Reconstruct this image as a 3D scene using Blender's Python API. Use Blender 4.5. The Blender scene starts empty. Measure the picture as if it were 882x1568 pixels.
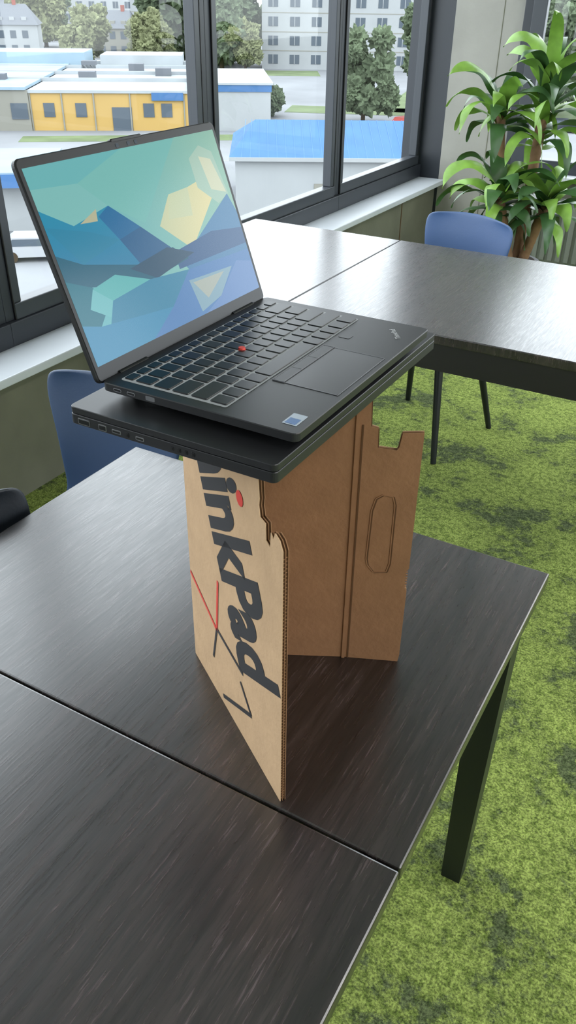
import bpy, math, random
import numpy as np
from mathutils import Vector, Matrix, noise
random.seed(7)
scene=bpy.context.scene
COL=scene.collection
# ------------------------------------------------------------------ helpers
def lin(c):
    r=[]
    for v in c:
        v/=255.
        r.append(v/12.92 if v<=.04045 else ((v+.055)/1.055)**2.4)
    return (*r,1)
def mat(name,rgb,rough=.5,metal=0,spec=.5,emit=None,es=0,bump=0,bscale=50,var=0,vscale=5,coat=0):
    m=bpy.data.materials.new(name);m.use_nodes=True
    nt=m.node_tree;b=nt.nodes['Principled BSDF']
    b.inputs['Base Color'].default_value=lin(rgb)
    b.inputs['Roughness'].default_value=rough
    b.inputs['Metallic'].default_value=metal
    b.inputs['Specular IOR Level'].default_value=spec
    b.inputs['Coat Weight'].default_value=coat
    if emit is not None:
        b.inputs['Emission Color'].default_value=lin(emit);b.inputs['Emission Strength'].default_value=es
    tc=nt.nodes.new('ShaderNodeTexCoord')
    if var>0:
        n=nt.nodes.new('ShaderNodeTexNoise');n.inputs['Scale'].default_value=vscale;n.inputs['Detail'].default_value=5
        nt.links.new(tc.outputs['Object'],n.inputs['Vector'])
        r=nt.nodes.new('ShaderNodeValToRGB');c=lin(rgb)
        r.color_ramp.elements[0].position=.3;r.color_ramp.elements[1].position=.7
        r.color_ramp.elements[0].color=(c[0]*(1-var),c[1]*(1-var),c[2]*(1-var),1)
        r.color_ramp.elements[1].color=(min(1,c[0]*(1+var)),min(1,c[1]*(1+var)),min(1,c[2]*(1+var)),1)
        nt.links.new(n.outputs['Fac'],r.inputs['Fac']);nt.links.new(r.outputs['Color'],b.inputs['Base Color'])
    if bump>0:
        n=nt.nodes.new('ShaderNodeTexNoise');n.inputs['Scale'].default_value=bscale;n.inputs['Detail'].default_value=4
        nt.links.new(tc.outputs['Object'],n.inputs['Vector'])
        bp=nt.nodes.new('ShaderNodeBump');bp.inputs['Strength'].default_value=bump;bp.inputs['Distance'].default_value=.01
        nt.links.new(n.outputs['Fac'],bp.inputs['Height']);nt.links.new(bp.outputs['Normal'],b.inputs['Normal'])
    return m
def empty(name,loc=(0,0,0)):
    e=bpy.data.objects.new(name,None);e.location=loc;e.empty_display_size=.1;COL.objects.link(e);return e
class MB:
    def __init__(s): s.v=[];s.f=[];s.m=[];s.mats=[];s.sm=[]
    def mi(s,m):
        if m not in s.mats:s.mats.append(m)
        return s.mats.index(m)
    def add(s,vs,fs,m,M=None,smooth=False):
        o=len(s.v)
        for p in vs:
            p=Vector(p)
            if M is not None:p=M@p
            s.v.append(tuple(p))
        k=s.mi(m)
        for f in fs:
            s.f.append([o+i for i in f]);s.m.append(k);s.sm.append(smooth)
    def box(s,x0,x1,y0,y1,z0,z1,m,M=None,b=0):
        if b<=0:
            vs=[(x,y,z) for z in (z0,z1) for y in (y0,y1) for x in (x0,x1)]
            fs=[(0,2,3,1),(4,5,7,6),(0,1,5,4),(2,6,7,3),(0,4,6,2),(1,3,7,5)]
            s.add(vs,fs,m,M);return
        import bmesh
        bm=bmesh.new();bmesh.ops.create_cube(bm,size=1)
        for v in bm.verts:
            v.co=Vector(((x0+x1)/2+v.co.x*(x1-x0),(y0+y1)/2+v.co.y*(y1-y0),(z0+z1)/2+v.co.z*(z1-z0)))
        b=min(b,.49*min(x1-x0,y1-y0,z1-z0))
        bmesh.ops.bevel(bm,geom=bm.edges[:],offset=b,segments=2,affect='EDGES',profile=.5)
        bm.verts.index_update()
        s.add([v.co[:] for v in bm.verts],[[v.index for v in f.verts] for f in bm.faces],m,M);bm.free()
    def rbox(s,x0,x1,y0,y1,z0,z1,r,m,M=None,n=6,e=.001):
        pts=[]
        for cx,cy,a0 in ((x1-r,y1-r,0),(x0+r,y1-r,90),(x0+r,y0+r,180),(x1-r,y0+r,270)):
            for i in range(n+1):
                a=math.radians(a0+90*i/n);pts.append((cx,cy,math.cos(a),math.sin(a)))
        k=len(pts);vs=[]
        rings=[(z0,r-e),(z0+e,r),(z1-e,r),(z1,r-e)]
        for z,rr in rings: vs+=[(cx+c*rr,cy+q*rr,z) for cx,cy,c,q in pts]
        fs=[]
        for j in range(3):
            for i in range(k):
                fs.append((j*k+i,j*k+(i+1)%k,(j+1)*k+(i+1)%k,(j+1)*k+i))
        fs.append(tuple(range(3*k,4*k)));fs.append(tuple(reversed(range(k))))
        s.add(vs,fs,m,M)
    def prism(s,pts,o,ax,ay,th,m):
        o,ax,ay,th=map(Vector,(o,ax,ay,th));k=len(pts)
        vs=[o+ax*a+ay*b for a,b in pts];vs+=[p+th for p in vs]
        fs=[tuple(range(k)),tuple(reversed(range(k,2*k)))]
        fs+=[(i,i+k,(i+1)%k+k,(i+1)%k) for i in range(k)]
        s.add(vs,fs,m)
    def cyl(s,p0,p1,r0,r1,m,n=16,smooth=True):
        p0,p1=Vector(p0),Vector(p1);d=(p1-p0).normalized()
        a=d.orthogonal().normalized();b=d.cross(a)
        vs=[];
        for p,r in((p0,r0),(p1,r1)):
            vs+=[p+(a*math.cos(2*math.pi*i/n)+b*math.sin(2*math.pi*i/n))*r for i in range(n)]
        s.add(vs,[(i,(i+1)%n,(i+1)%n+n,i+n) for i in range(n)],m,None,smooth)
        s.add(vs,[tuple(reversed(range(n))),tuple(range(n,2*n))],m)
    def build(s,name,parent=None,sub=0,solid=0):
        me=bpy.data.meshes.new(name);me.from_pydata(s.v,[],s.f)
        for m in s.mats:me.materials.append(m)
        me.polygons.foreach_set('material_index',s.m)
        me.polygons.foreach_set('use_smooth',s.sm)
        me.update()
        import bmesh
        bm=bmesh.new();bm.from_mesh(me);bmesh.ops.recalc_face_normals(bm,faces=bm.faces[:]);bm.to_mesh(me);bm.free()
        ob=bpy.data.objects.new(name,me);COL.objects.link(ob)
        if parent is not None:ob.parent=parent
        if solid:
            md=ob.modifiers.new('solid','SOLIDIFY');md.thickness=solid;md.offset=0
        if sub:
            md=ob.modifiers.new('sub','SUBSURF');md.levels=sub;md.render_levels=sub
        return ob
# ------------------------------------------------------------------ materials
def wood_dark(name,c0,c1,rough):
    m=bpy.data.materials.new(name);m.use_nodes=True;nt=m.node_tree;b=nt.nodes['Principled BSDF'];L=nt.links
    b.inputs['Specular IOR Level'].default_value=.8
    b.inputs['Coat Weight'].default_value=.55;b.inputs['Coat Roughness'].default_value=.22;b.inputs['Coat IOR'].default_value=1.6
    tc=nt.nodes.new('ShaderNodeTexCoord')
    def nz(sc,det,dist=0,rg=.5):
        mp=nt.nodes.new('ShaderNodeMapping');mp.inputs['Scale'].default_value=sc
        L.new(tc.outputs['Object'],mp.inputs['Vector'])
        n=nt.nodes.new('ShaderNodeTexNoise');n.inputs['Scale'].default_value=1;n.inputs['Detail'].default_value=det;n.inputs['Distortion'].default_value=dist;n.inputs['Roughness'].default_value=rg
        L.new(mp.outputs['Vector'],n.inputs['Vector']);return n
    pores=nz((380,22,60),3,.3);n=nz((90,5,30),4,.8);n2=nz((14,1.6,5),3,1.0)
    mul=nt.nodes.new('ShaderNodeMath');mul.operation='MULTIPLY'
    L.new(n.outputs['Fac'],mul.inputs[0]);L.new(n2.outputs['Fac'],mul.inputs[1])
    r=nt.nodes.new('ShaderNodeValToRGB');r.color_ramp.elements[0].position=.14;r.color_ramp.elements[1].position=.38
    r.color_ramp.elements[0].color=lin(c0);r.color_ramp.elements[1].color=lin(c1)
    L.new(mul.outputs[0],r.inputs['Fac'])
    r2=nt.nodes.new('ShaderNodeValToRGB');e=r2.color_ramp.elements;e[0].position=.36;e[0].color=(.45,.45,.45,1);e[1].position=.46;e[1].color=(1,1,1,1)
    x=e.new(.60);x.color=(1,1,1,1);x=e.new(.70);x.color=(2.6,2.6,2.8,1)
    L.new(pores.outputs['Fac'],r2.inputs['Fac'])
    mx=nt.nodes.new('ShaderNodeMix');mx.data_type='RGBA';mx.blend_type='MULTIPLY';mx.inputs['Factor'].default_value=1
    L.new(r.outputs['Color'],mx.inputs['A']);L.new(r2.outputs['Color'],mx.inputs['B']);L.new(mx.outputs['Result'],b.inputs['Base Color'])
    rr=nt.nodes.new('ShaderNodeMapRange');rr.inputs['From Min'].default_value=.35;rr.inputs['From Max'].default_value=.65
    rr.inputs['To Min'].default_value=rough+.06;rr.inputs['To Max'].default_value=rough-.04
    L.new(pores.outputs['Fac'],rr.inputs['Value']);L.new(rr.outputs['Result'],b.inputs['Roughness'])
    bp=nt.nodes.new('ShaderNodeBump');bp.inputs['Strength'].default_value=.10;bp.inputs['Distance'].default_value=.001
    L.new(pores.outputs['Fac'],bp.inputs['Height']);L.new(bp.outputs['Normal'],b.inputs['Normal'])
    return m
M_wood=wood_dark('black_stained_oak',(24,20,20),(54,46,45),.30)
M_woodedge=mat('black_oak_edge',(26,24,23),.45,bump=.1,bscale=60)
M_black=mat('laptop_black',(32,32,34),.38,bump=.01,bscale=900)
M_black2=mat('laptop_black_lid',(26,26,27),.38)
M_plastic=mat('black_plastic',(12,12,13),.35)
M_key=mat('keycap',(22,22,24),.36)
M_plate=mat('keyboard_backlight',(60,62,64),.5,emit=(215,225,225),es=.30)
M_steel=mat('port_metal',(150,150,152),.3,metal=.9)
M_red=mat('red_print',(215,62,48),.5)
M_inkblk=mat('black_print',(38,36,38),.6)
M_logo=mat('logo_grey',(190,190,190),.3,metal=.6)
M_card=mat('cardboard_liner',(194,161,126),.8,spec=.2,bump=.08,bscale=160,var=.06,vscale=30)
M_card2=mat('cardboard_inside_shade',(148,110,79),.85,spec=.15,bump=.1,bscale=120,var=.08,vscale=25)  # darker copy of the liner, shade of the inner faces painted in
M_cardcore=mat('cardboard_core',(96,70,48),.9,spec=.1)
M_frame=mat('window_frame_anthracite',(44,48,54),.4)
M_frame2=mat('window_sash_anthracite',(56,60,66),.35)
M_sill=mat('sill_laminate',(196,201,206),.35,var=.03)
M_conc=mat('concrete',(154,152,145),.85,bump=.25,bscale=30,var=.1,vscale=3)
M_olive=mat('parapet_concrete',(108,108,92),.85,bump=.2,bscale=25,var=.15,vscale=4)
M_white=mat('painted_white',(205,205,203),.7)
M_rad=mat('radiator_enamel',(120,124,116),.4)
M_chairb=mat('chair_shell_blue',(72,98,142),.4,bump=.04,bscale=200)
M_chairb2=mat('chair_shell_navy',(46,66,96),.4,bump=.04,bscale=200)
M_chaird=mat('chair_shell_dark',(28,34,42),.45,bump=.04,bscale=200)
M_leg=mat('dark_leg',(20,24,28),.4)
def carpet():
    m=bpy.data.materials.new('moss_carpet');m.use_nodes=True;nt=m.node_tree;b=nt.nodes['Principled BSDF'];L=nt.links
    b.inputs['Roughness'].default_value=.95;b.inputs['Specular IOR Level'].default_value=.1
    tc=nt.nodes.new('ShaderNodeTexCoord')
    def nz(sc,det,rough=.6):
        n=nt.nodes.new('ShaderNodeTexNoise');n.inputs['Scale'].default_value=sc;n.inputs['Detail'].default_value=det;n.inputs['Roughness'].default_value=rough
        L.new(tc.outputs['Object'],n.inputs['Vector']);return n
    big=nz(3.0,8,.82);mid=nz(60,4,.7);fine=nz(200,3,.7)
    r1=nt.nodes.new('ShaderNodeValToRGB')
    e=r1.color_ramp.elements;e[0].position=.43;e[0].color=lin((94,105,74));e[1].position=.57;e[1].color=lin((152,168,92))
    x=r1.color_ramp.elements.new(.475);x.color=lin((134,149,82))
    L.new(big.outputs['Fac'],r1.inputs['Fac'])
    r2=nt.nodes.new('ShaderNodeValToRGB');e=r2.color_ramp.elements;e[0].position=.38;e[0].color=(.42,.42,.42,1);e[1].position=.6;e[1].color=(1.2,1.2,1.1,1)
    L.new(fine.outputs['Fac'],r2.inputs['Fac'])
    r3=nt.nodes.new('ShaderNodeValToRGB');e=r3.color_ramp.elements;e[0].position=.40;e[0].color=(.52,.57,.48,1);e[1].position=.54;e[1].color=(1.06,1.06,1.04,1)
    L.new(mid.outputs['Fac'],r3.inputs['Fac'])
    a=nt.nodes.new('ShaderNodeMix');a.data_type='RGBA';a.blend_type='MULTIPLY';a.inputs['Factor'].default_value=1
    L.new(r1.outputs['Color'],a.inputs['A']);L.new(r2.outputs['Color'],a.inputs['B'])
    c=nt.nodes.new('ShaderNodeMix');c.data_type='RGBA';c.blend_type='MULTIPLY';c.inputs['Factor'].default_value=1
    L.new(a.outputs['Result'],c.inputs['A']);L.new(r3.outputs['Color'],c.inputs['B'])
    L.new(c.outputs['Result'],b.inputs['Base Color'])
    bp=nt.nodes.new('ShaderNodeBump');bp.inputs['Strength'].default_value=.7;bp.inputs['Distance'].default_value=.006
    L.new(mid.outputs['Fac'],bp.inputs['Height']);L.new(bp.outputs['Normal'],b.inputs['Normal'])
    return m
M_carpet=carpet()
def glass():
    m=bpy.data.materials.new('window_glass');m.use_nodes=True;nt=m.node_tree;nt.nodes.clear()
    o=nt.nodes.new('ShaderNodeOutputMaterial');mx=nt.nodes.new('ShaderNodeMixShader')
    t=nt.nodes.new('ShaderNodeBsdfTransparent');t.inputs['Color'].default_value=(.93,.95,.95,1)
    g=nt.nodes.new('ShaderNodeBsdfGlossy');g.inputs['Roughness'].default_value=.02
    mx.inputs[0].default_value=.05
    nt.links.new(t.outputs[0],mx.inputs[1]);nt.links.new(g.outputs[0],mx.inputs[2]);nt.links.new(mx.outputs[0],o.inputs[0])
    return m
M_glass=glass()
# ------------------------------------------------------------------ room shell
XG,YE,ZC=-2.14,5.45,3.0
ZW=2.8
XR,YB=3.4,-2.6
mb=MB();mb.box(XG-.1,XR,YB,YE+.1,-.1,0,M_carpet);mb.build('floor')
mb=MB();mb.box(XG-.1,XR+.1,YB-.1,YE+.1,ZC,ZC+.1,M_white);mb.build('ceiling')
mb=MB()
mb.box(XG-.1,-1.985,YB,YE,0,.44,M_olive)
mb.box(XG-.1,XG+.08,YB,YE,ZW,ZC,M_conc)
for y in (-1.4,-.5,.4,1.3,2.2,3.1,4.0,4.9): mb.box(-1.985,-1.983,y,y+.008,0,.44,M_cardcore)
mb.build('wall_left')
mb=MB();mb.box(XG+.03,-1.92,YB,YE-.01,.44,.47,M_sill,b=.004);mb.build('trim_1')
def window_x(name,y0,y1,w=.04):
    root=empty(name);mb=MB()
    z0,z1=.47,ZW
    def bar(a,b_,c,d,x0,x1,m): mb.box(x0,x1,a,b_,c,d,m,b=.003)
    s=.036
    bar(y0,y1,z0,z0+.08,XG-.03,XG+.045,M_frame);bar(y0,y1,z1-.08,z1,XG-.03,XG+.045,M_frame)
    bar(y0,y0+w,z0+.08,z1-.08,XG-.03,XG+.025,M_frame);bar(y1-w,y1,z0+.08,z1-.08,XG-.03,XG+.025,M_frame)
    bar(y0+w,y1-w,z0+.08,z0+.135,XG-.02,XG+.035,M_frame2);bar(y0+w,y1-w,z1-.135,z1-.08,XG-.02,XG+.035,M_frame2)
    bar(y0+w,y0+w+s,z0+.135,z1-.135,XG-.02,XG+.03,M_frame2);bar(y1-w-s,y1-w,z0+.135,z1-.135,XG-.02,XG+.03,M_frame2)
    g=.006
    bar(y0+w-g/2,y0+w+g/2,z0+.08,z1-.08,XG,XG+.033,M_plastic);bar(y1-w-g/2,y1-w+g/2,z0+.08,z1-.08,XG,XG+.033,M_plastic)
    mb.build('frame',root)
    g=MB();g.add([(XG,y0+w,z0+.1),(XG,y1-w,z0+.1),(XG,y1-w,z1-.1),(XG,y0+w,z1-.1)],[(0,1,2,3)],M_glass);g.build('glass',root)
window_x('window_1',-2.0,-.10);window_x('window_2',-.10,1.82);window_x('window_3',1.82,3.04);window_x('window_4',3.04,4.245);window_x('window_5',4.245,5.449,.035)
mb=MB();mb.box(XG-.1,XG+.09,YB,-2.0,.47,ZW,M_conc);mb.build('wall_left_pier')
YW=YE
mb=MB()
mb.box(XG-.1,-1.965,YW-.0,YW+.15,0,ZC,M_frame)
mb.box(-1.965,-1.54,YW-.0,YW+.15,0,ZC,M_conc)
mb.box(-1.54,XR,YW,YW+.15,0,.55,M_olive)
mb.box(-1.54,XR,YW,YW+.15,ZW,ZC,M_conc)
mb.box(-1.672,-1.668,YW-.002,YW,.0,ZC,M_olive)
mb.build('wall_end')
def window_y(name,x0,x1,Y):
    root=empty(name);mb=MB();z0,z1=.55,ZW
    mb.box(x0,x1,Y-.04,Y+.06,z0,z0+.10,M_frame,b=.004);mb.box(x0,x1,Y-.04,Y+.06,z1-.10,z1,M_frame,b=.004)
    mb.box(x0,x0+.10,Y-.04,Y+.06,z0+.1,z1-.1,M_frame,b=.004);mb.box(x1-.06,x1,Y-.04,Y+.06,z0+.10,z1-.10,M_frame,b=.004)
    mb.box(x0+.05,x0+.13,Y-.05,Y+.0,z0+.06,z1-.06,M_frame2,b=.004)
    mb.build('frame',root)
    g=MB();g.add([(x0+.08,Y+.03,z0+.1),(x1-.05,Y+.03,z0+.1),(x1-.05,Y+.03,z1-.1),(x0+.08,Y+.03,z1-.1)],[(0,1,2,3)],M_glass);g.build('glass',root)
window_y('window_6',-1.54,.0,YW);window_y('window_7',.0,1.6,YW);window_y('window_8',1.6,3.2,YW)
mb=MB();mb.box(-1.45,XR,YW-.14,YW-.045,.55,.58,M_sill,b=.004);mb.build('trim_2')
mb=MB()
mb.box(XR,XR+.1,YB,YW,0,.9,M_white);mb.box(XR,XR+.1,YB,YW,2.5,ZC,M_white)
for y in (YB,.6,2.8,5.0): mb.box(XR,XR+.1,y,y+.45,.9,2.5,M_white)
mb.build('wall_right')
mb=MB();mb.box(XG-.1,XR+.1,YB-.1,YB,0,ZC,M_white);mb.build('wall_back')
root=empty('radiator');mb=MB()
mb.box(-1.3,.4,5.30,5.36,.07,.44,M_rad,b=.006)
x=-1.29
while x<.38:
    mb.box(x,x+.03,5.285,5.305,.09,.42,M_rad,b=.006);x+=.05
mb.box(-1.3,.4,5.29,5.37,.44,.455,M_rad,b=.003)
for x in (-1.1,.2): mb.box(x,x+.03,5.32,5.35,.0,.09,M_rad)
mb.build('panel',root)
# ------------------------------------------------------------------ tables
def tapleg(mb,x,y,z1,s0=.056,s1=.038):
    a,b_=s0/2,s1/2
    vs=[(x-b_,y-b_,0),(x+b_,y-b_,0),(x+b_,y+b_,0),(x-b_,y+b_,0),(x-a,y-a,z1),(x+a,y-a,z1),(x+a,y+a,z1),(x-a,y+a,z1)]
    mb.add(vs,[(0,1,2,3),(4,5,6,7),(0,1,5,4),(1,2,6,5),(2,3,7,6),(3,0,4,7)],M_leg)
T=.74
r=empty('meeting_table')
mb=MB();mb.box(-.953,-.142,.4985,1.082,T-.022,T,M_wood,b=.0025);mb.build('top_far',r)
mb=MB();mb.box(-.953,-.142,-.75,.4955,T-.022,T,M_wood,b=.0025);mb.build('top_near',r)
mb=MB()
mb.box(-.93,-.165,1.035,1.06,T-.10,T-.022,M_woodedge);mb.box(-.93,-.165,-.73,-.705,T-.10,T-.022,M_woodedge)
mb.box(-.93,-.905,-.705,1.035,T-.10,T-.022,M_woodedge);mb.box(-.19,-.165,-.705,1.035,T-.10,T-.022,M_woodedge)
mb.build('apron',r)
mb=MB()
for x,y in((-.188,1.036),(-.907,1.036),(-.188,-.70),(-.907,-.70)): tapleg(mb,x,y,T-.022)
mb.build('legs',r)
r=empty('meeting_table.001')
mb=MB();mb.box(-1.757,-1.1395,1.976,2.826,T-.025,T,M_wood,b=.0025);mb.build('top_left',r)
mb=MB();mb.box(-1.1365,.1,1.976,2.826,T-.025,T,M_wood,b=.0025);mb.build('top_right',r)
mb=MB()
mb.box(-1.75,.093,1.98,2.0,T-.10,T-.025,M_woodedge);mb.box(-1.75,.093,2.80,2.82,T-.10,T-.025,M_woodedge)
mb.box(-1.75,-1.73,2.0,2.80,T-.10,T-.025,M_woodedge);mb.box(.073,.093,2.0,2.80,T-.10,T-.025,M_woodedge)
mb.build('apron',r)
mb=MB()
for x,y in((-1.715,2.02),(.055,2.02),(-1.715,2.78),(.055,2.78)): tapleg(mb,x,y,T-.025)
mb.build('legs',r)
# ------------------------------------------------------------------ chairs
def chair(name,x,y,rotdeg,msh,zt=.80,wtop=.19,zs=.45):
    root=empty(name,(x,y,0));root.rotation_euler=(0,0,math.radians(rotdeg))
    prof=[(.215,zs-.012,.150),(.205,zs+.004,.190),(.10,zs-.002,.205),(-.05,zs-.018,.205),(-.155,zs-.010,.185),(-.195,zs+.035,.165),(-.212,zs+.12,.160),(-.222,zs+.20,.172),(-.232,zt-.07,wtop),(-.238,zt-.02,wtop-.006),(-.240,zt,wtop-.04)]
    vs=[];N=9
    for j,(py,pz,w) in enumerate(prof):
        for i in range(N):
            t=-1+2*i/(N-1)
            bk=max(0,min(1,(pz-zs-.03)/.1))
            vs.append((t*w,py+bk*.035*t*t,pz+(1-bk)*.012*t*t - (.012*t*t if j==len(prof)-1 else 0)))
    fs=[(j*N+i,j*N+i+1,(j+1)*N+i+1,(j+1)*N+i) for j in range(len(prof)-1) for i in range(N-1)]
    mb=MB();mb.add(vs,fs,msh,None,True);mb.build('shell',root,sub=2,solid=.010)
    mb=MB()
    for sx in(-1,1):
        for fy,ty in((.19,.12),(-.22,-.12)):
            mb.cyl((sx*.20,fy,0),(sx*.13,ty,zs-.012),.011,.017,M_leg)
        mb.cyl((sx*.13,-.12,zs-.022),(sx*.13,.12,zs-.022),.012,.012,M_leg)
    mb.cyl((-.13,0,zs-.022),(.13,0,zs-.022),.012,.012,M_leg)
    mb.build('legs',root)
chair('shell_chair',-1.0,2.84,168,M_chairb,zt=.81)
chair('shell_chair.001',-1.10,.97,176,M_chairb2,zt=.81,wtop=.20)
chair('shell_chair.002',-.775,.63,-90,M_chaird)
# ------------------------------------------------------------------ cardboard box
root=empty('cardboard_box')
L=Vector((-.509,.656,0));N=Vector((-.290,.507,0));R=Vector((-.266,.780,0));F=Vector((-.336,.7495,0))
ZT=1.128;Z0=T+.0005
def panel(A,B,pts,inside,flip):
    d=(B-A);ln=d.length;ax=d.normalized();n=Vector((-ax.y,ax.x,0))*inside
    P=[(s*ln,z) for s,z in pts]
    mb=MB()
    mo,mi_=(M_card,M_card2) if not flip else (M_card2,M_card)
    mb.prism(P,A,ax,(0,0,1),n*.0008,mo)
    mb.prism(P,A+n*.0028,ax,(0,0,1),n*.0006,M_card2)
    mb.prism(P,A+n*.0056,ax,(0,0,1),n*.0008,mi_)
    c=Vector((sum(p[0] for p in P)/len(P),sum(p[1] for p in P)/len(P)))
    Q=[(p[0]+(.0012 if p[0]<c.x else -.0012),p[1]+(.0012 if p[1]<c.y else -.0012)) for p in P]
    mb.prism(Q,A+n*.0009,ax,(0,0,1),n*.0046,M_cardcore)
    zmax=max(z for s,z in pts if s>.99)
    z=Z0+.004
    while z<zmax-.006:
        for q,o in((.0008,0),(.0034,1)):
            z2=z+(.0018 if o else 0)
            mb.prism([(ln-.004,z2),(ln-.0008,z2),(ln-.0008,z2+.0011),(ln-.004,z2+.0011)],A+n*q,ax,(0,0,1),n*.0020,M_card2)
        z+=.0042
    return mb,ax,n,ln
near=[(0,Z0),(1,Z0),(1,1.078),(.975,1.086),(.94,1.088),(.925,1.079),(.905,1.083),(.90,1.066),(.865,1.068),(.86,1.086),(.815,1.086),(.805,1.097),(.81,1.105),(.80,ZT),(0,ZT)]
mb,ax,n,ln=panel(L,N,near,1,False);mb.build('front_panel',root)
back1=[(0,Z0),(1,Z0),(1,ZT),(0,ZT)]
mb,_,_,_=panel(L+Vector((.004,.005,0)),F,back1,1,True)
mb.build('back_panel_inner',root)
b2=[(0,Z0),(.98,Z0),(1,Z0+.012),(1,.86),(.96,.865),(.96,.89),(1,.895),(1,1.082),(.69,1.080),(.655,1.062),(.62,1.058),(.34,1.060),(.33,1.084),(.22,1.086),(.20,ZT),(0,ZT)]
mb,bax,bn,bln=panel(F,R,b2,1,True)
nrm=-bn
mb.prism([(0,Z0),(.004,Z0),(.004,ZT-.002),(0,ZT-.002)],F+nrm*.002,bax,(0,0,1),bn*.002,M_card2)
mb.prism([(.007,Z0),(.009,Z0),(.009,ZT-.04),(.007,ZT-.04)],F+nrm*.0008,bax,(0,0,1),bn*.0008,M_cardcore)
def outl(pts,w=.0015,m=None,e=.0004,dx=0,dz=0):
    for i in range(len(pts)):
        a=Vector(pts[i])+Vector((dx,dz));b_=Vector(pts[(i+1)%len(pts)])+Vector((dx,dz));dd=(b_-a)
        if dd.length<1e-6:continue
        q=Vector((-dd.y,dd.x)).normalized()*w/2
        mb.prism([tuple(a+q),tuple(b_+q),tuple(b_-q),tuple(a-q)],F+nrm*e,bax,(0,0,1),bn*e,m or M_cardcore)
hp=[(.026,.895),(.024,.905),(.026,.975),(.030,.992),(.038,.998),(.050,.996),(.053,.985),(.053,.90),(.050,.887),(.034,.885)]
outl(hp);outl(hp,.0012,M_card2,.0008,-.0016,.0008)
mb.build('back_panel_outer',root)
sv=-n
def toP(s,z,off=.0004): return L+ax*s+Vector((0,0,z))+sv*off
cu=bpy.data.curves.new('txt','FONT');cu.body='hinkPad';cu.offset=.040;cu.resolution_u=4
to=bpy.data.objects.new('print_tmp',cu);COL.objects.link(to)
dg=bpy.context.evaluated_depsgraph_get();me=bpy.data.meshes.new_from_object(to.evaluated_get(dg))
bpy.data.objects.remove(to)
xs=[v.co.x for v in me.vertices];ys=[v.co.y for v in me.vertices]
mnx,mxx=min(xs),max(xs);mxy=max(ys)
rd=Vector((.120,-.240));ud=Vector((.100,.050))
o=Vector((.044,1.088))
mb=MB();V=[];
for v in me.vertices:
    t=(v.co.x-mnx)/(mxx-mnx);h=(v.co.y)/(mxy)
    q=o+rd*t+ud*h
    V.append(toP(min(max(q.x,.0005),ln-.0005),min(q.y,ZT)))
mb.add(V,[tuple(p.vertices) for p in me.polygons],M_inkblk)
def strip(a,b_,w,m,off=.0006):
    a=Vector(a);b_=Vector(b_);dd=b_-a;q=Vector((-dd.y,dd.x)).normalized()*w/2
    mb.add([toP(*(a+q),off),toP(*(b_+q),off),toP(*(b_-q),off),toP(*(a-q),off)],[(0,1,2,3)],m)
dc=o+rd*.235+ud*.97
k=14;mb.add([toP(dc.x+.0085*math.cos(6.283*i/k),dc.y+.0085*math.sin(6.283*i/k),.0007) for i in range(k)],[tuple(range(k))],M_red)
def sx(x): return (x+.509)*1.21
strip((.002,.880),(sx(-.436),.850),.005,M_red)
strip((sx(-.428),.930),(sx(-.436),.850),.005,M_red)
strip((sx(-.436),.852),(sx(-.449),.795),.0045,M_inkblk)
strip((sx(-.436),.852),(sx(-.371),.846),.005,M_inkblk)
strip((sx(-.425),.754),(sx(-.353),.801),.006,M_inkblk)
strip((sx(-.353),.801),(sx(-.378),.828),.005,M_inkblk)
mb.build('print',root)
# ------------------------------------------------------------------ lower laptop (closed)
root=empty('closed_laptop')
mb=MB()
mb.rbox(-.549,-.311,.530,.913,1.1285,1.1394,.006,M_black,e=.0006)
mb.rbox(-.5487,-.3113,.5303,.9127,1.1398,1.147,.006,M_black,e=.0006)
mb.rbox(-.547,-.313,.532,.911,1.138,1.141,.006,M_plastic)
mb.build('body',root)
mb=MB()
ML=Matrix(((1,0,0,0),(0,0,-1,.5302),(0,1,0,0),(0,0,0,1)))
def port(x0,x1,z0,z1,m1=M_steel):
    mb.rbox(x0,x1,z0,z1,0,.0006,min(.001,(z1-z0)*.4),m1,ML,n=3,e=.0001)
    mb.rbox(x0+.001,x1-.001,z0+.001,z1-.001,.0006,.0009,.0005,M_plastic,ML,n=3,e=.0001)
port(-.538,-.523,1.130,1.1365);port(-.512,-.502,1.130,1.1365);port(-.495,-.484,1.1315,1.1355);port(-.478,-.474,1.131,1.136,M_plastic);port(-.466,-.456,1.1315,1.1355)
for i in range(4): port(-.425+i*.008,-.421+i*.008,1.1315,1.136,M_plastic)
mb.build('ports',root)
# ------------------------------------------------------------------ upper laptop (open)
root=empty('laptop')
X0,X1,Y0,Y1=-.530,-.307,.560,.875
ZD=1.1655
mb=MB()
mb.rbox(X0,X1,Y0,Y1,1.1565,ZD,.007,M_black,e=.0008)
mb.rbox(X0+.006,X1-.022,Y0+.014,Y1-.014,1.1510,1.157,.008,M_plastic)
for x,y in((X0+.02,Y0+.03),(X0+.02,Y1-.03),(X1-.035,Y0+.03),(X1-.035,Y1-.03)): mb.cyl((x,y,1.147),(x,y,1.152),.006,.006,M_plastic)
mb.build('base',root)
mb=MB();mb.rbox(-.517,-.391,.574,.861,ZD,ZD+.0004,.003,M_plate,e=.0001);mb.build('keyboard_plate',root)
mb=MB()
def key(x0,x1,y0,y1):
    g=.0015
    mb.rbox(x0+g,x1-g,y0+g,y1-g,ZD+.0004,ZD+.0020,.0022,M_key,n=3,e=.0006)
KY0,KY1=.575,.860
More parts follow.
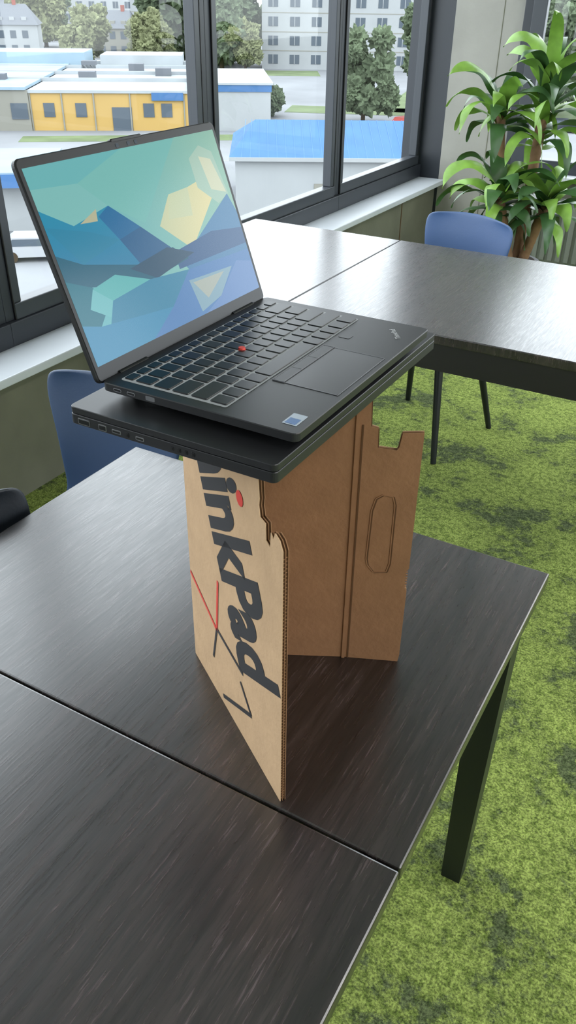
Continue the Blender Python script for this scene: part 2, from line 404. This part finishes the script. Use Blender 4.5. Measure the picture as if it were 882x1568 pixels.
rows=[(-.516,-.504,[1.0]*16),(-.504,-.485,[1]*13+[2]),(-.485,-.466,[1.5]+[1]*12+[1.5]),(-.466,-.447,[1.75]+[1]*11+[2.25]),(-.447,-.428,[2.25]+[1]*10+[2.75]),(-.428,-.409,[1,1,1,1,5,1,1,1,1.1,1.1])]
for a,b_,w in rows:
    a2=-.516+(a+.516)*1.17;b2_=-.516+(b_+.516)*1.17
    tot=sum(w);y=KY0
    for q in w:
        yy=y+q/tot*(KY1-KY0);key(a2,b2_,y,yy);y=yy
mb.build('keys',root)
mb=MB()
mb.cyl((-.4555,.7025,ZD+.001),(-.4555,.7025,ZD+.004),.0042,.0036,M_red)
mb.rbox(-.3865,-.3745,.653,.762,ZD,ZD+.0009,.002,M_black2,e=.0003)
for y in (.690,.725): mb.box(-.3862,-.3748,y,y+.0006,ZD+.0008,ZD+.001,M_plastic)
mb.rbox(-.3735,-.3145,.653,.762,ZD,ZD+.0003,.003,mat('trackpad_glass',(42,42,44),.30),e=.0001)
M_pe=mat('pad_edge',(110,110,114),.3)
for a,b_,c,d in((-.3742,-.3138,.6522,.6528),(-.3742,-.3138,.7622,.7628),(-.3142,-.3136,.6525,.7625)): mb.box(a,b_,c,d,ZD,ZD+.0005,M_pe)
for a,b_,c,d in((-.3872,-.3740,.6522,.6527),(-.3872,-.3740,.7623,.7628),(-.3744,-.3740,.6525,.7625),(-.3870,-.3866,.6525,.7625)): mb.box(a,b_,c,d,ZD,ZD+.0011,M_pe)
mb.rbox(-.386,-.372,.795,.808,ZD,ZD+.0003,.002,M_plastic,e=.0001)
mb.rbox(-.331,-.316,.574,.597,ZD,ZD+.0003,.001,mat('sticker_silver',(170,180,190),.25,metal=.5),e=.0001)
mb.box(-.329,-.318,.576,.587,ZD+.0003,ZD+.0005,mat('sticker_blue',(60,100,150),.3))
MT=Matrix(((1,0,0,0),(0,0,-1,Y0+.0002),(0,1,0,0),(0,0,0,1)))
for a,b_ in((-.515,-.505),(-.498,-.488)):
    mb.rbox(a,b_,1.159,1.1625,0,.0004,.0015,M_steel,MT,n=3,e=.0001)
    mb.rbox(a+.0008,b_-.0008,1.1597,1.1618,.0004,.0006,.0008,M_plastic,MT,n=3,e=.0001)
mb.rbox(-.475,-.464,1.1588,1.1634,0,.0004,.001,M_steel,MT,n=3,e=.0001)
mb.build('details',root)
cu=bpy.data.curves.new('t2','FONT');cu.body='ThinkPad';cu.offset=.02
to=bpy.data.objects.new('t2',cu);COL.objects.link(to)
dg=bpy.context.evaluated_depsgraph_get();me=bpy.data.meshes.new_from_object(to.evaluated_get(dg));bpy.data.objects.remove(to)
mb=MB();k=.0085
a=math.radians(37)
V=[]
for v in me.vertices:
    p,q=v.co.x*k,v.co.y*k
    p,q=p*math.cos(a)-q*math.sin(a),p*math.sin(a)+q*math.cos(a)
    V.append((-.322-q+.0,.829+p-.003,ZD+.0003))
mb.add(V,[tuple(p.vertices) for p in me.polygons],M_logo);mb.build('palmrest_lettering',root)
H=Vector((-.5305,0,1.1625));vd=Vector((-.072,0,.2012)).normalized();nd=Vector((vd.z,0,-vd.x))
YL0,YL1=.558,.874;HL=.214
MS=Matrix(((0,vd.x,nd.x,H.x),(1,0,0,0),(0,vd.z,nd.z,H.z),(0,0,0,1)))
mb=MB()
mb.rbox(YL0,YL1,0,HL,-.006,0,.007,M_black2,MS)
mb.rbox(YL0+.001,YL1-.001,.001,HL-.001,0,.0008,.006,M_plastic,MS,e=.0003)
mb.rbox((YL0+YL1)/2-.025,(YL0+YL1)/2+.025,HL-.003,HL+.0015,-.005,.0008,.002,M_black2,MS)
M_lens=mat('camera_lens',(100,105,115),.1,metal=.5)
for dy in(-.018,0,.012): mb.rbox((YL0+YL1)/2+dy-.0025,(YL0+YL1)/2+dy+.0025,HL-.0075,HL-.0035,.0008,.0011,.0015,M_lens,MS,e=.0001)
mb.cyl((-.531,YL0+.03,1.1625),(-.531,YL0+.075,1.1625),.0045,.0045,M_plastic)
mb.cyl((-.531,YL1-.075,1.1625),(-.531,YL1-.03,1.1625),.0045,.0045,M_plastic)
mb.build('lid',root)
DY0,DY1=YL0+.0055,YL1-.0055;DZ1=HL-.009;DZ0=.0165
mcache={}
ES=.95
def scr(rgb):
    if rgb not in mcache:
        m=mat('screen_%d_%d_%d'%rgb,(8,8,8),.18,emit=rgb,es=ES,spec=.4);mcache[rgb]=m
    return mcache[rgb]
def scrgrad(name,c0,c1,d):
    m=mat(name,(8,8,8),.18,emit=c0,es=ES,spec=.4);nt=m.node_tree;b=nt.nodes['Principled BSDF']
    tc=[q for q in nt.nodes if q.type=='TEX_COORD'][0]
    sp=nt.nodes.new('ShaderNodeSeparateXYZ');nt.links.new(tc.outputs['Generated'],sp.inputs[0])
    ma=nt.nodes.new('ShaderNodeMath');ma.operation='MULTIPLY';ma.inputs[1].default_value=d[0];nt.links.new(sp.outputs['Y'],ma.inputs[0])
    mb_=nt.nodes.new('ShaderNodeMath');mb_.operation='MULTIPLY_ADD';mb_.inputs[1].default_value=d[1];nt.links.new(sp.outputs['Z'],mb_.inputs[0]);nt.links.new(ma.outputs[0],mb_.inputs[2])
    r=nt.nodes.new('ShaderNodeValToRGB');r.color_ramp.elements[0].color=lin(c0);r.color_ramp.elements[1].color=lin(c1)
    nt.links.new(mb_.outputs[0],r.inputs['Fac']);nt.links.new(r.outputs['Color'],b.inputs['Emission Color'])
    mcache[name]=m;return name
mb=MB()
cnt=[0]
def poly(rgb,pts):
    cnt[0]+=1;zz=.0009+cnt[0]*.000004
    mm=mcache[rgb] if isinstance(rgb,str) else scr(rgb)
    mb.add([(DY0+u*(DY1-DY0),DZ1+(DZ0-DZ1)*v,zz) for u,v in pts],[tuple(range(len(pts)))],mm,MS)
poly(scrgrad('screen_sky',(92,174,184),(138,184,164),(1.0,0)),[(0,0),(1,0),(1,1),(0,1)])
poly((104,176,178),[(.0,0),(.45,0),(.2,.12),(0,.1)])
poly((116,182,176),[(.2,.12),(.45,0),(.75,0),(.45,.40),(.3,.26)])
poly((122,184,180),[(0,.1),(.2,.12),(.3,.26),(.12,.31),(0,.2)])
poly(scrgrad('screen_cream',(160,190,170),(228,212,146),(1.2,-.4)),[(.62,.29),(.74,.28),(.82,.26),(.90,.34),(.66,.62),(.52,.44)])
poly((192,202,164),[(.62,.29),(.74,.28),(.72,.44),(.58,.42)])
poly((160,192,174),[(.80,.13),(.88,.07),(.95,.12),(.98,.38),(.90,.42),(.80,.30)])
poly((200,206,176),[(.86,.13),(.93,.16),(.97,.37),(.88,.33)])
poly(scrgrad('screen_ridge',(20,96,150),(40,150,176),(.2,.9)),[(0,.20),(.12,.31),(.3,.26),(.55,.58),(.3,.62),(0,.45)])
poly((178,178,146),[(.15,.31),(.24,.26),(.23,.32)])
poly((22,104,152),[(.24,.30),(.3,.26),(.42,.41),(.30,.44)])
poly((34,128,160),[(.0,.28),(.18,.36),(.30,.44),(.1,.50)])
poly((26,92,136),[(.3,.44),(.42,.41),(.55,.58),(.36,.60)])
poly((64,124,166),[(.55,.60),(.63,.63),(.97,.38),(1,.5),(1,.74),(.6,.72)])
poly((40,88,134),[(.55,.60),(.8,.56),(1,.60),(1,.7),(.55,.7)])
poly((12,92,116),[(0,.42),(.1,.50),(.36,.60),(.55,.57),(.62,.66),(.38,.70),(.1,.62),(0,.56)])
poly((22,72,100),[(.30,.60),(.52,.56),(.66,.64),(.42,.70)])
poly((18,112,130),[(0,.55),(.1,.62),(.17,.7),(.08,.82),(0,.78)])
poly((84,172,172),[(.1,.63),(.22,.6),(.38,.69),(.17,.72)])
poly((104,180,184),[(.1,.63),(.17,.72),(.14,.80),(.06,.72)])
poly((40,126,158),[(.17,.72),(.38,.69),(.6,.72),(.45,.88),(.12,.84)])
poly((70,122,176),[(.45,.88),(.6,.72),(1,.74),(1,1),(.3,1)])
poly((48,134,172),[(0,.78),(.08,.82),(.45,.88),(.3,1),(0,1)])
poly((124,160,176),[(.58,.78),(.86,.80),(.74,.94),(.6,.98)])
poly((162,172,162),[(.60,.80),(.80,.81),(.66,.92)])
poly((92,132,184),[(.74,.94),(.9,.78),(1,.82),(1,1),(.62,1)])
mb.build('display',root)
# ------------------------------------------------------------------ plant
M_leafA=mat('leaf_light',(126,166,70),.38,spec=.5,var=.25,vscale=14)
M_leafB=mat('leaf_dark',(60,94,50),.4,spec=.5,var=.25,vscale=14)
M_cane=mat('plant_cane',(132,100,72),.8,bump=.4,bscale=60,var=.2,vscale=20)
M_pot=mat('pot_dark',(50,52,54),.5);M_soil=mat('soil',(45,34,26),.95,bump=.5,bscale=80)
root=empty('potted_dracaena')
PX,PY=-1.15,4.42
mb=MB()
for j,(r0,z0,r1,z1) in enumerate(((.10,0,.15,.28),(.15,.28,.16,.30))): mb.cyl((PX,PY,z0),(PX,PY,z1),r0,r1,M_pot,n=32)
mb.cyl((PX,PY,.29),(PX,PY,.303),.135,.135,M_soil,n=32)
mb.build('pot',root)
mb=MB()
canes=[((-1.20,4.40),(-1.30,4.40),1.0),((-1.12,4.45),(-1.10,4.46),1.12),((-1.13,4.36),(-1.22,4.30),.64),((-1.08,4.41),(-1.00,4.40),.60)]
for (a,b_,z) in canes: 
    for i in range(8):
        t0,t1=i/8,(i+1)/8
        p0=(a[0]+(b_[0]-a[0])*t0,a[1]+(b_[1]-a[1])*t0,.29+(z-.29)*t0);p1=(a[0]+(b_[0]-a[0])*t1,a[1]+(b_[1]-a[1])*t1,.29+(z-.29)*t1)
        mb.cyl(p0,p1,.027,.025,M_cane,n=12)
mb.build('canes',root)
def leaf(mb,base,az,el,length,width,droop,m):
    n=12;p=Vector(base);vs=[];step=length/n
    side=Vector((-math.sin(az),math.cos(az),0))
    tw=random.uniform(-1.1,1.1)
    for i in range(n+1):
        t=i/n
        w=width*(math.sin(math.pi*min(1,(t*.88+.12)**.75))**.7+.02)/2 if t<1 else .001
        d=Vector((math.cos(az)*math.cos(el),math.sin(az)*math.cos(el),math.sin(el)))
        up=side.cross(d);sd=(side*math.cos(tw*t)+up*math.sin(tw*t))
        wv=.006*math.sin(t*14)
        vs+=[p-sd*w+up*(w*.25+wv),p.copy(),p+sd*w+up*(w*.25-wv)]
        p=p+d*step
        el-=droop/n*(0.3+1.4*t);el=max(el,-1.45)
    fs=[]
    for i in range(n):
        for k in(0,1): fs.append((i*3+k,i*3+k+1,(i+1)*3+k+1,(i+1)*3+k))
    mb.add(vs,fs,m,None,True)
def crown(base,zspan,n,lmin,lmax,emin,emax,dr,mats,off=0):
    mb=MB()
    for i in range(n):
        az=i*2.399+off+random.uniform(-.3,.3);t=i/n
        leaf(mb,(base[0],base[1],base[2]-zspan*(1-t)),az,emin+(emax-emin)*t+random.uniform(-.2,.2),random.uniform(lmin,lmax),random.uniform(.060,.088),dr*random.uniform(.75,1.25),random.choice(mats))
    return mb
crown((-1.30,4.40,1.02),.08,21,.28,.44,.4,1.45,3.0,[M_leafA,M_leafA,M_leafB]).build('leaves_1',root,sub=1)
crown((-1.10,4.46,1.17),.32,36,.30,.46,.3,1.5,2.8,[M_leafA,M_leafA,M_leafB],1).build('leaves_2',root,sub=1)
crown((-1.22,4.30,.67),.12,30,.28,.44,.1,1.2,2.9,[M_leafB,M_leafB,M_leafB,M_leafA],2).build('leaves_3',root,sub=1)
crown((-1.00,4.40,.64),.10,26,.28,.44,.1,1.2,2.9,[M_leafB,M_leafB,M_leafB,M_leafA],3).build('leaves_4',root,sub=1)
# ------------------------------------------------------------------ exterior
G=-12.0
def ext(rgb,name,rough=.9,**k): return mat(name,rgb,rough,spec=.15,**k)
E_as=ext((116,118,121),'asphalt',var=.16,vscale=.08);E_gr=ext((92,104,74),'grass',var=.2,vscale=.3)
E_yel=ext((164,136,82),'yellow_render',var=.04,vscale=.2);E_wh=ext((142,145,146),'white_render',var=.05,vscale=.3);E_bg=ext((122,121,113),'beige_render')
E_roof=ext((144,149,152),'roof_membrane',var=.12,vscale=.15);E_roofb=ext((124,142,154),'roof_blueish',var=.12,vscale=.15)
E_blue=ext((66,98,138),'blue_roof_sheet',var=.08,vscale=.4);E_win=ext((76,84,92),'dark_glazing',rough=.2);E_red=ext((130,72,62),'red_paint')
E_gry=ext((94,97,102),'grey_roof');E_leaf=ext((82,93,72),'tree_foliage',var=.4,vscale=.8);E_leaf2=ext((102,106,78),'tree_foliage_autumn',var=.4,vscale=.8)  # foliage greens paled and greyed, outdoor haze painted into the colour
E_bark=ext((60,50,40),'bark');E_seam=ext((78,110,150),'blue_seam')
def frameM(A,B):
    A=Vector((*A,0));B=Vector((*B,0));x=(B-A).normalized();y=Vector((-x.y,x.x,0))
    return Matrix(((x.x,y.x,0,A.x),(x.y,y.y,0,A.y),(0,0,1,G),(0,0,0,1))),(B-A).length
mb=MB();mb.box(-420,160,-160,520,G-.5,G,E_as)
for A,B,d in (((-112,138),(-82,156),12),((-70,66),(-52,80),4),((-60,104),(-40,112),8),((-50,112),(-20,120),30),((-150,110),(-100,135),10)):
    M,l=frameM(A,B);mb.box(0,l,0,d,0,.03,E_gr,M)
M,l=frameM((-48,74),(-30,86))
for i in range(9): mb.box(i*2.6,i*2.6+.12,0,4.6,0,.02,E_wh,M)
M,l=frameM((-58,60),(-30,80));mb.box(0,l+10,0,.2,0,.02,E_wh,M)
mb.build('street_ground')
M,l=frameM((-74.7,72.9),(-60,83))
root=empty('yellow_warehouse');mb=MB()
mb.box(0,l,0,45,0,3.8,E_yel,M);mb.box(-24,0,-.3,45,0,4.1,E_bg,M);mb.box(l,l+9,0,20,0,4.6,E_wh,M)
mb.box(l,l+9.1,-.1,20,4.0,4.7,E_blue,M)
mb.box(-.2,l+.0,-.2,46,3.8,4.1,E_roof,M);mb.box(-24.2,-.2,-.5,46,4.1,4.4,E_roofb,M)
mb.box(l-.2,l+9.3,-.2,20.2,4.7,4.9,E_roof,M)
for x in (9,): mb.box(x,x+2.2,-.08,0,0,2.4,E_win,M)
for x in (1.5,5,12.5,14.5): mb.box(x,x+1.2,-.08,0,1.4,2.8,E_win,M)
for x in range(-22,0,4): mb.box(x,x+1.8,-.4,-.3,1.2,2.8,E_win,M)
mb.box(13.5,17,-.3,0,3.1,3.9,E_blue,M)
for x in (0.05,3.5,7,11,17): mb.box(x,x+.15,-.12,0,0,3.8,E_bg,M)
for x,y in((4,12),(9,25),(-12,20),(13,18),(2,30),(-6,8)): mb.box(x,x+2,y,y+1.6,4.1,5.0,E_gry,M)
for y in (10,20,30,38): mb.box(-24,l,y,y+.3,4.1,4.5,E_roof,M)
mb.box(-20,2,34,44,4.1,5.8,E_roofb,M);mb.box(4,16,36,45,4.1,5.4,E_roof,M)
mb.build('building',root)
def apartments(name,A,B,h,dep,rows,step):
    M,l=frameM(A,B);root=empty(name);mb=MB()
    mb.box(0,l,0,dep,0,h,E_wh,M);mb.box(-.3,l+.3,-.3,dep+.3,h,h+.5,E_gry,M)
    rh=h/rows;x=step*.3
    while x<l-2:
        for r_ in range(rows):
            mb.box(x,x+step*.45,-.06,0,r_*rh+1.0,r_*rh+rh*.8,E_win,M)
            mb.box(x+step*.2,x+step*.23,-.1,-.06,r_*rh+1.0,r_*rh+rh*.8,E_wh,M)
        x+=step
    for r_ in range(1,rows): mb.box(0,l,-.03,0,r_*rh-.05,r_*rh+.1,E_bg,M)
    mb.build('building',root)
apartments('apartment_building',(-100,164),(-70,180),20,10,6,4.4)
apartments('apartment_building.001',(-48,210),(0,225),20,14,5,4.0)
apartments('apartment_building.002',(-250,220),(-205,262),18,14,5,4.0)
M,l=frameM((-33,50.5),(-20,58.5));root=empty('blue_roof_hall');mb=MB()
mb.box(0,l,0,11,0,3.9,E_wh,M)
vs=[(-.4,-.4,3.9),(l+.4,-.4,3.9),(l+.4,5.5,5.6),(1.4,5.5,5.6),(-.4,11.4,3.9),(l+.4,11.4,3.9)]
mb.add(vs,[(0,1,2,3),(3,2,5,4),(0,3,4),(1,5,2)],E_blue,M)
for i in range(0,int(l*1.6)):
    x=.4+i*.62;k=.4*max(0,1-x/1.4)
    mb.add([(x,-.42,3.9),(x+.04,-.42,3.9),(x+.04+k,5.5,5.63),(x+k,5.5,5.63)],[(0,1,2,3)],E_seam,M)
mb.box(-.4,l+.4,-.46,-.40,3.7,3.95,E_wh,M)
for x in (5.5,12): mb.box(x,x+1.2,-.06,0,1.2,2.2,E_bg,M)
mb.build('building',root)
M,l=frameM((-52,32),(-41,40.5));root=empty('service_station');mb=MB()
mb.box(0,l,0,8,0,3.2,E_wh,M);mb.box(-.3,l+.3,-1.2,8.3,3.2,3.8,E_roofb,M);mb.box(-.3,l+.3,-1.25,-1.2,2.9,3.7,E_blue,M)
for x in (1,4,8): mb.box(x,x+1.6,-.06,0,.2,2.3,E_win,M)
for x in (3.2,6.6): mb.box(x,x+.5,-.08,0,1,1.6,E_red,M)
mb.build('building',root)
def house(name,c,w,d,h,rh,ang,mw,mr):
    M=Matrix.Translation((c[0],c[1],G))@Matrix.Rotation(math.radians(ang),4,'Z');root=empty(name);mb=MB()
    mb.box(-w/2,w/2,-d/2,d/2,0,h,mw,M)
    a,b_=w/2+.4,d/2+.4
    mb.add([(-a,-b_,h),(a,-b_,h),(a,b_,h),(-a,b_,h),(-a*.7,0,h+rh),(a*.7,0,h+rh)],[(0,1,5,4),(1,2,5),(2,3,4,5),(3,0,4),(0,3,2,1)],mr,M)
    nx=int(w//3)
    for i in range(nx):
        x=-w/2+1.2+i*(w-2)/nx
        for z in (1,3.9):
            if z+1.5<h: mb.box(x,x+1.3,-d/2-.06,-d/2,z,z+1.5,E_win,M)
        mb.box(x+.1,x+1.2,-d/2+1.0,-d/2+1.8,h+.2,h+1.5,mw,M)
    mb.box(w*.2,w*.2+.8,-.4,.4,h+rh-1,h+rh+1,E_red,M)
    mb.build('building',root)
house('house',(-168,158),18,12,6.5,4,40,E_wh,E_gry)
house('house.001',(-146,172),12,10,6,3.5,30,E_bg,E_gry)
house('house.002',(-190,150),14,12,6.5,4,50,E_wh,E_red)
house('house.003',(-134,190),14,10,6.5,3.5,35,E_wh,E_gry)
house('house.004',(-205,190),16,12,7,4,45,E_wh,E_gry)
import bmesh
def tree(name,x,y,h,r,m):
    root=empty(name,(0,0,0));mb=MB();mb.cyl((x,y,G),(x,y,G+h*.5),r*.07,r*.05,E_bark,n=8)
    for i in range(30):
        a=random.uniform(0,6.28);q=random.uniform(0,.75)*r;z=random.uniform(.20,.90)
        rr=r*random.uniform(.18,.36)*(1.15-.5*abs(z-.5))
        bm=bmesh.new();bmesh.ops.create_icosphere(bm,subdivisions=4,radius=1)
        o=Vector((x+q*math.cos(a)*(1.15-.6*abs(z-.5)),y+q*math.sin(a)*(1.15-.6*abs(z-.5)),G+h*z));off=Vector((i*7.1,x,y))
        vs=[]
        for v in bm.verts:
            k=1+.45*noise.noise(v.co*2.2+off)+.45*noise.noise(v.co*6+off)+.35*noise.noise(v.co*14+off)
            vs.append(o+v.co*rr*k)
        bm.verts.index_update()
        mb.add(vs,[[v.index for v in f.verts] for f in bm.faces],m,None,False);bm.free()
    mb.build('canopy',root)
ts=[(-120,160,17,9,0),(-111,168,18,9,0),(-134,150,10,6,1),(-106,158,17,7,0),(-99,156,9,4,1),(-116,148,10,5,1),(-47,101,10,4,0),(-43,112,14,5,0),(-36,116,13,5,1),(-60,99,3.2,2.8,0),(-30,125,14,6,0),(-140,205,20,11,0),(-160,215,20,12,0),(-20,120,9,5,1),(-185,190,16,8,1),(-225,190,16,10,0),(-240,175,16,10,0),(-215,215,18,12,0),(-128,178,18,9,0),(-62,195,20,8,0),(-52,190,18,8,1)]
for i,(x,y,h,r_,k) in enumerate(ts): tree('tree' if i==0 else 'tree.%03d'%i,x,y,h,r_,E_leaf2 if k else E_leaf)
E_cars=[ext((150,152,155),'car_silver',rough=.3),ext((40,44,52),'car_dark',rough=.3),ext((120,50,45),'car_red',rough=.3)]
def car(name,x,y,ang,m):
    M=Matrix.Translation((x,y,G))@Matrix.Rotation(math.radians(ang),4,'Z');root=empty(name);mb=MB()
    pr=[(-2.1,.3),(2.1,.3),(2.15,.75),(1.2,.9),(.6,1.4),(-1.2,1.42),(-1.9,.95),(-2.15,.8)]
    for s,e in((-.85,.85),):
        o=M@Vector((0,s,0));ax_=(M.to_3x3()@Vector((1,0,0)));th=M.to_3x3()@Vector((0,e-s,0))
        mb.prism(pr,o,ax_,(0,0,1),th,m)
        o=M@Vector((0,s-.02,0));th=M.to_3x3()@Vector((0,e-s+.04,0))
        mb.prism([(-1.6,.95),(1.0,.92),(.5,1.32),(-1.15,1.34)],o,ax_,(0,0,1),th,E_win)
    for wx in(-1.3,1.3):
        for wy in(-.87,.67): mb.cyl(M@Vector((wx,wy,.32)),M@Vector((wx,wy+.2,.32)),.32,.32,E_bark,n=14)
    mb.build('body',root)
for i,(x,y,a) in enumerate([(-50,86,35),(-45,90,60),(-40,98,80),(-30,104,20),(-24,107,20),(-37,35,40),(-28,84,70),(-27,90,70)]):
    car('car' if i==0 else 'car.%03d'%i,x,y,a,E_cars[i%3 if i!=5 else 0])
# ------------------------------------------------------------------ light
w=bpy.data.worlds.new('sky');scene.world=w;w.use_nodes=True;nt=w.node_tree
bg=nt.nodes['Background'];bg.inputs['Color'].default_value=(.88,.945,1,1);bg.inputs['Strength'].default_value=5.2
def area(name,loc,sx_,sy_,power,rot=(0,0,0),col=(1,.99,.98)):
    l=bpy.data.lights.new(name,'AREA');l.shape='RECTANGLE';l.size=sx_;l.size_y=sy_;l.energy=power;l.color=col
    o=bpy.data.objects.new(name,l);o.location=loc;o.rotation_euler=rot;COL.objects.link(o)
area('fill_light',(1.2,1.0,2.95),.3,2.4,36);area('fill_light.001',(1.2,4.0,2.95),.3,2.0,28)  # unseen fill lights added below the ceiling to brighten the room
# ------------------------------------------------------------------ camera
f,th,ro,ya,cz=1244.8931,0.5688,-0.0145,0.5125,1.4933
def W(a,b,fw=0):
    Fv=fw*math.cos(th)-b*math.sin(th);D=fw*math.sin(th)+b*math.cos(th)
    return Vector((a*math.cos(ya)-Fv*math.sin(ya),a*math.sin(ya)+Fv*math.cos(ya),-D))
c,s=math.cos(ro),math.sin(ro)
right=W(c,s);up=-W(-s,c);back=-W(0,0,1)
cam=bpy.data.cameras.new('camera');co=bpy.data.objects.new('camera',cam);COL.objects.link(co)
co.matrix_world=Matrix(((right.x,up.x,back.x,0),(right.y,up.y,back.y,0),(right.z,up.z,back.z,cz),(0,0,0,1)))
cam.sensor_fit='VERTICAL';cam.sensor_height=36;cam.lens=f/1568*36;cam.clip_start=.02;cam.clip_end=2000
scene.camera=co
scene.view_settings.view_transform='Standard'
scene.view_settings.look='None'
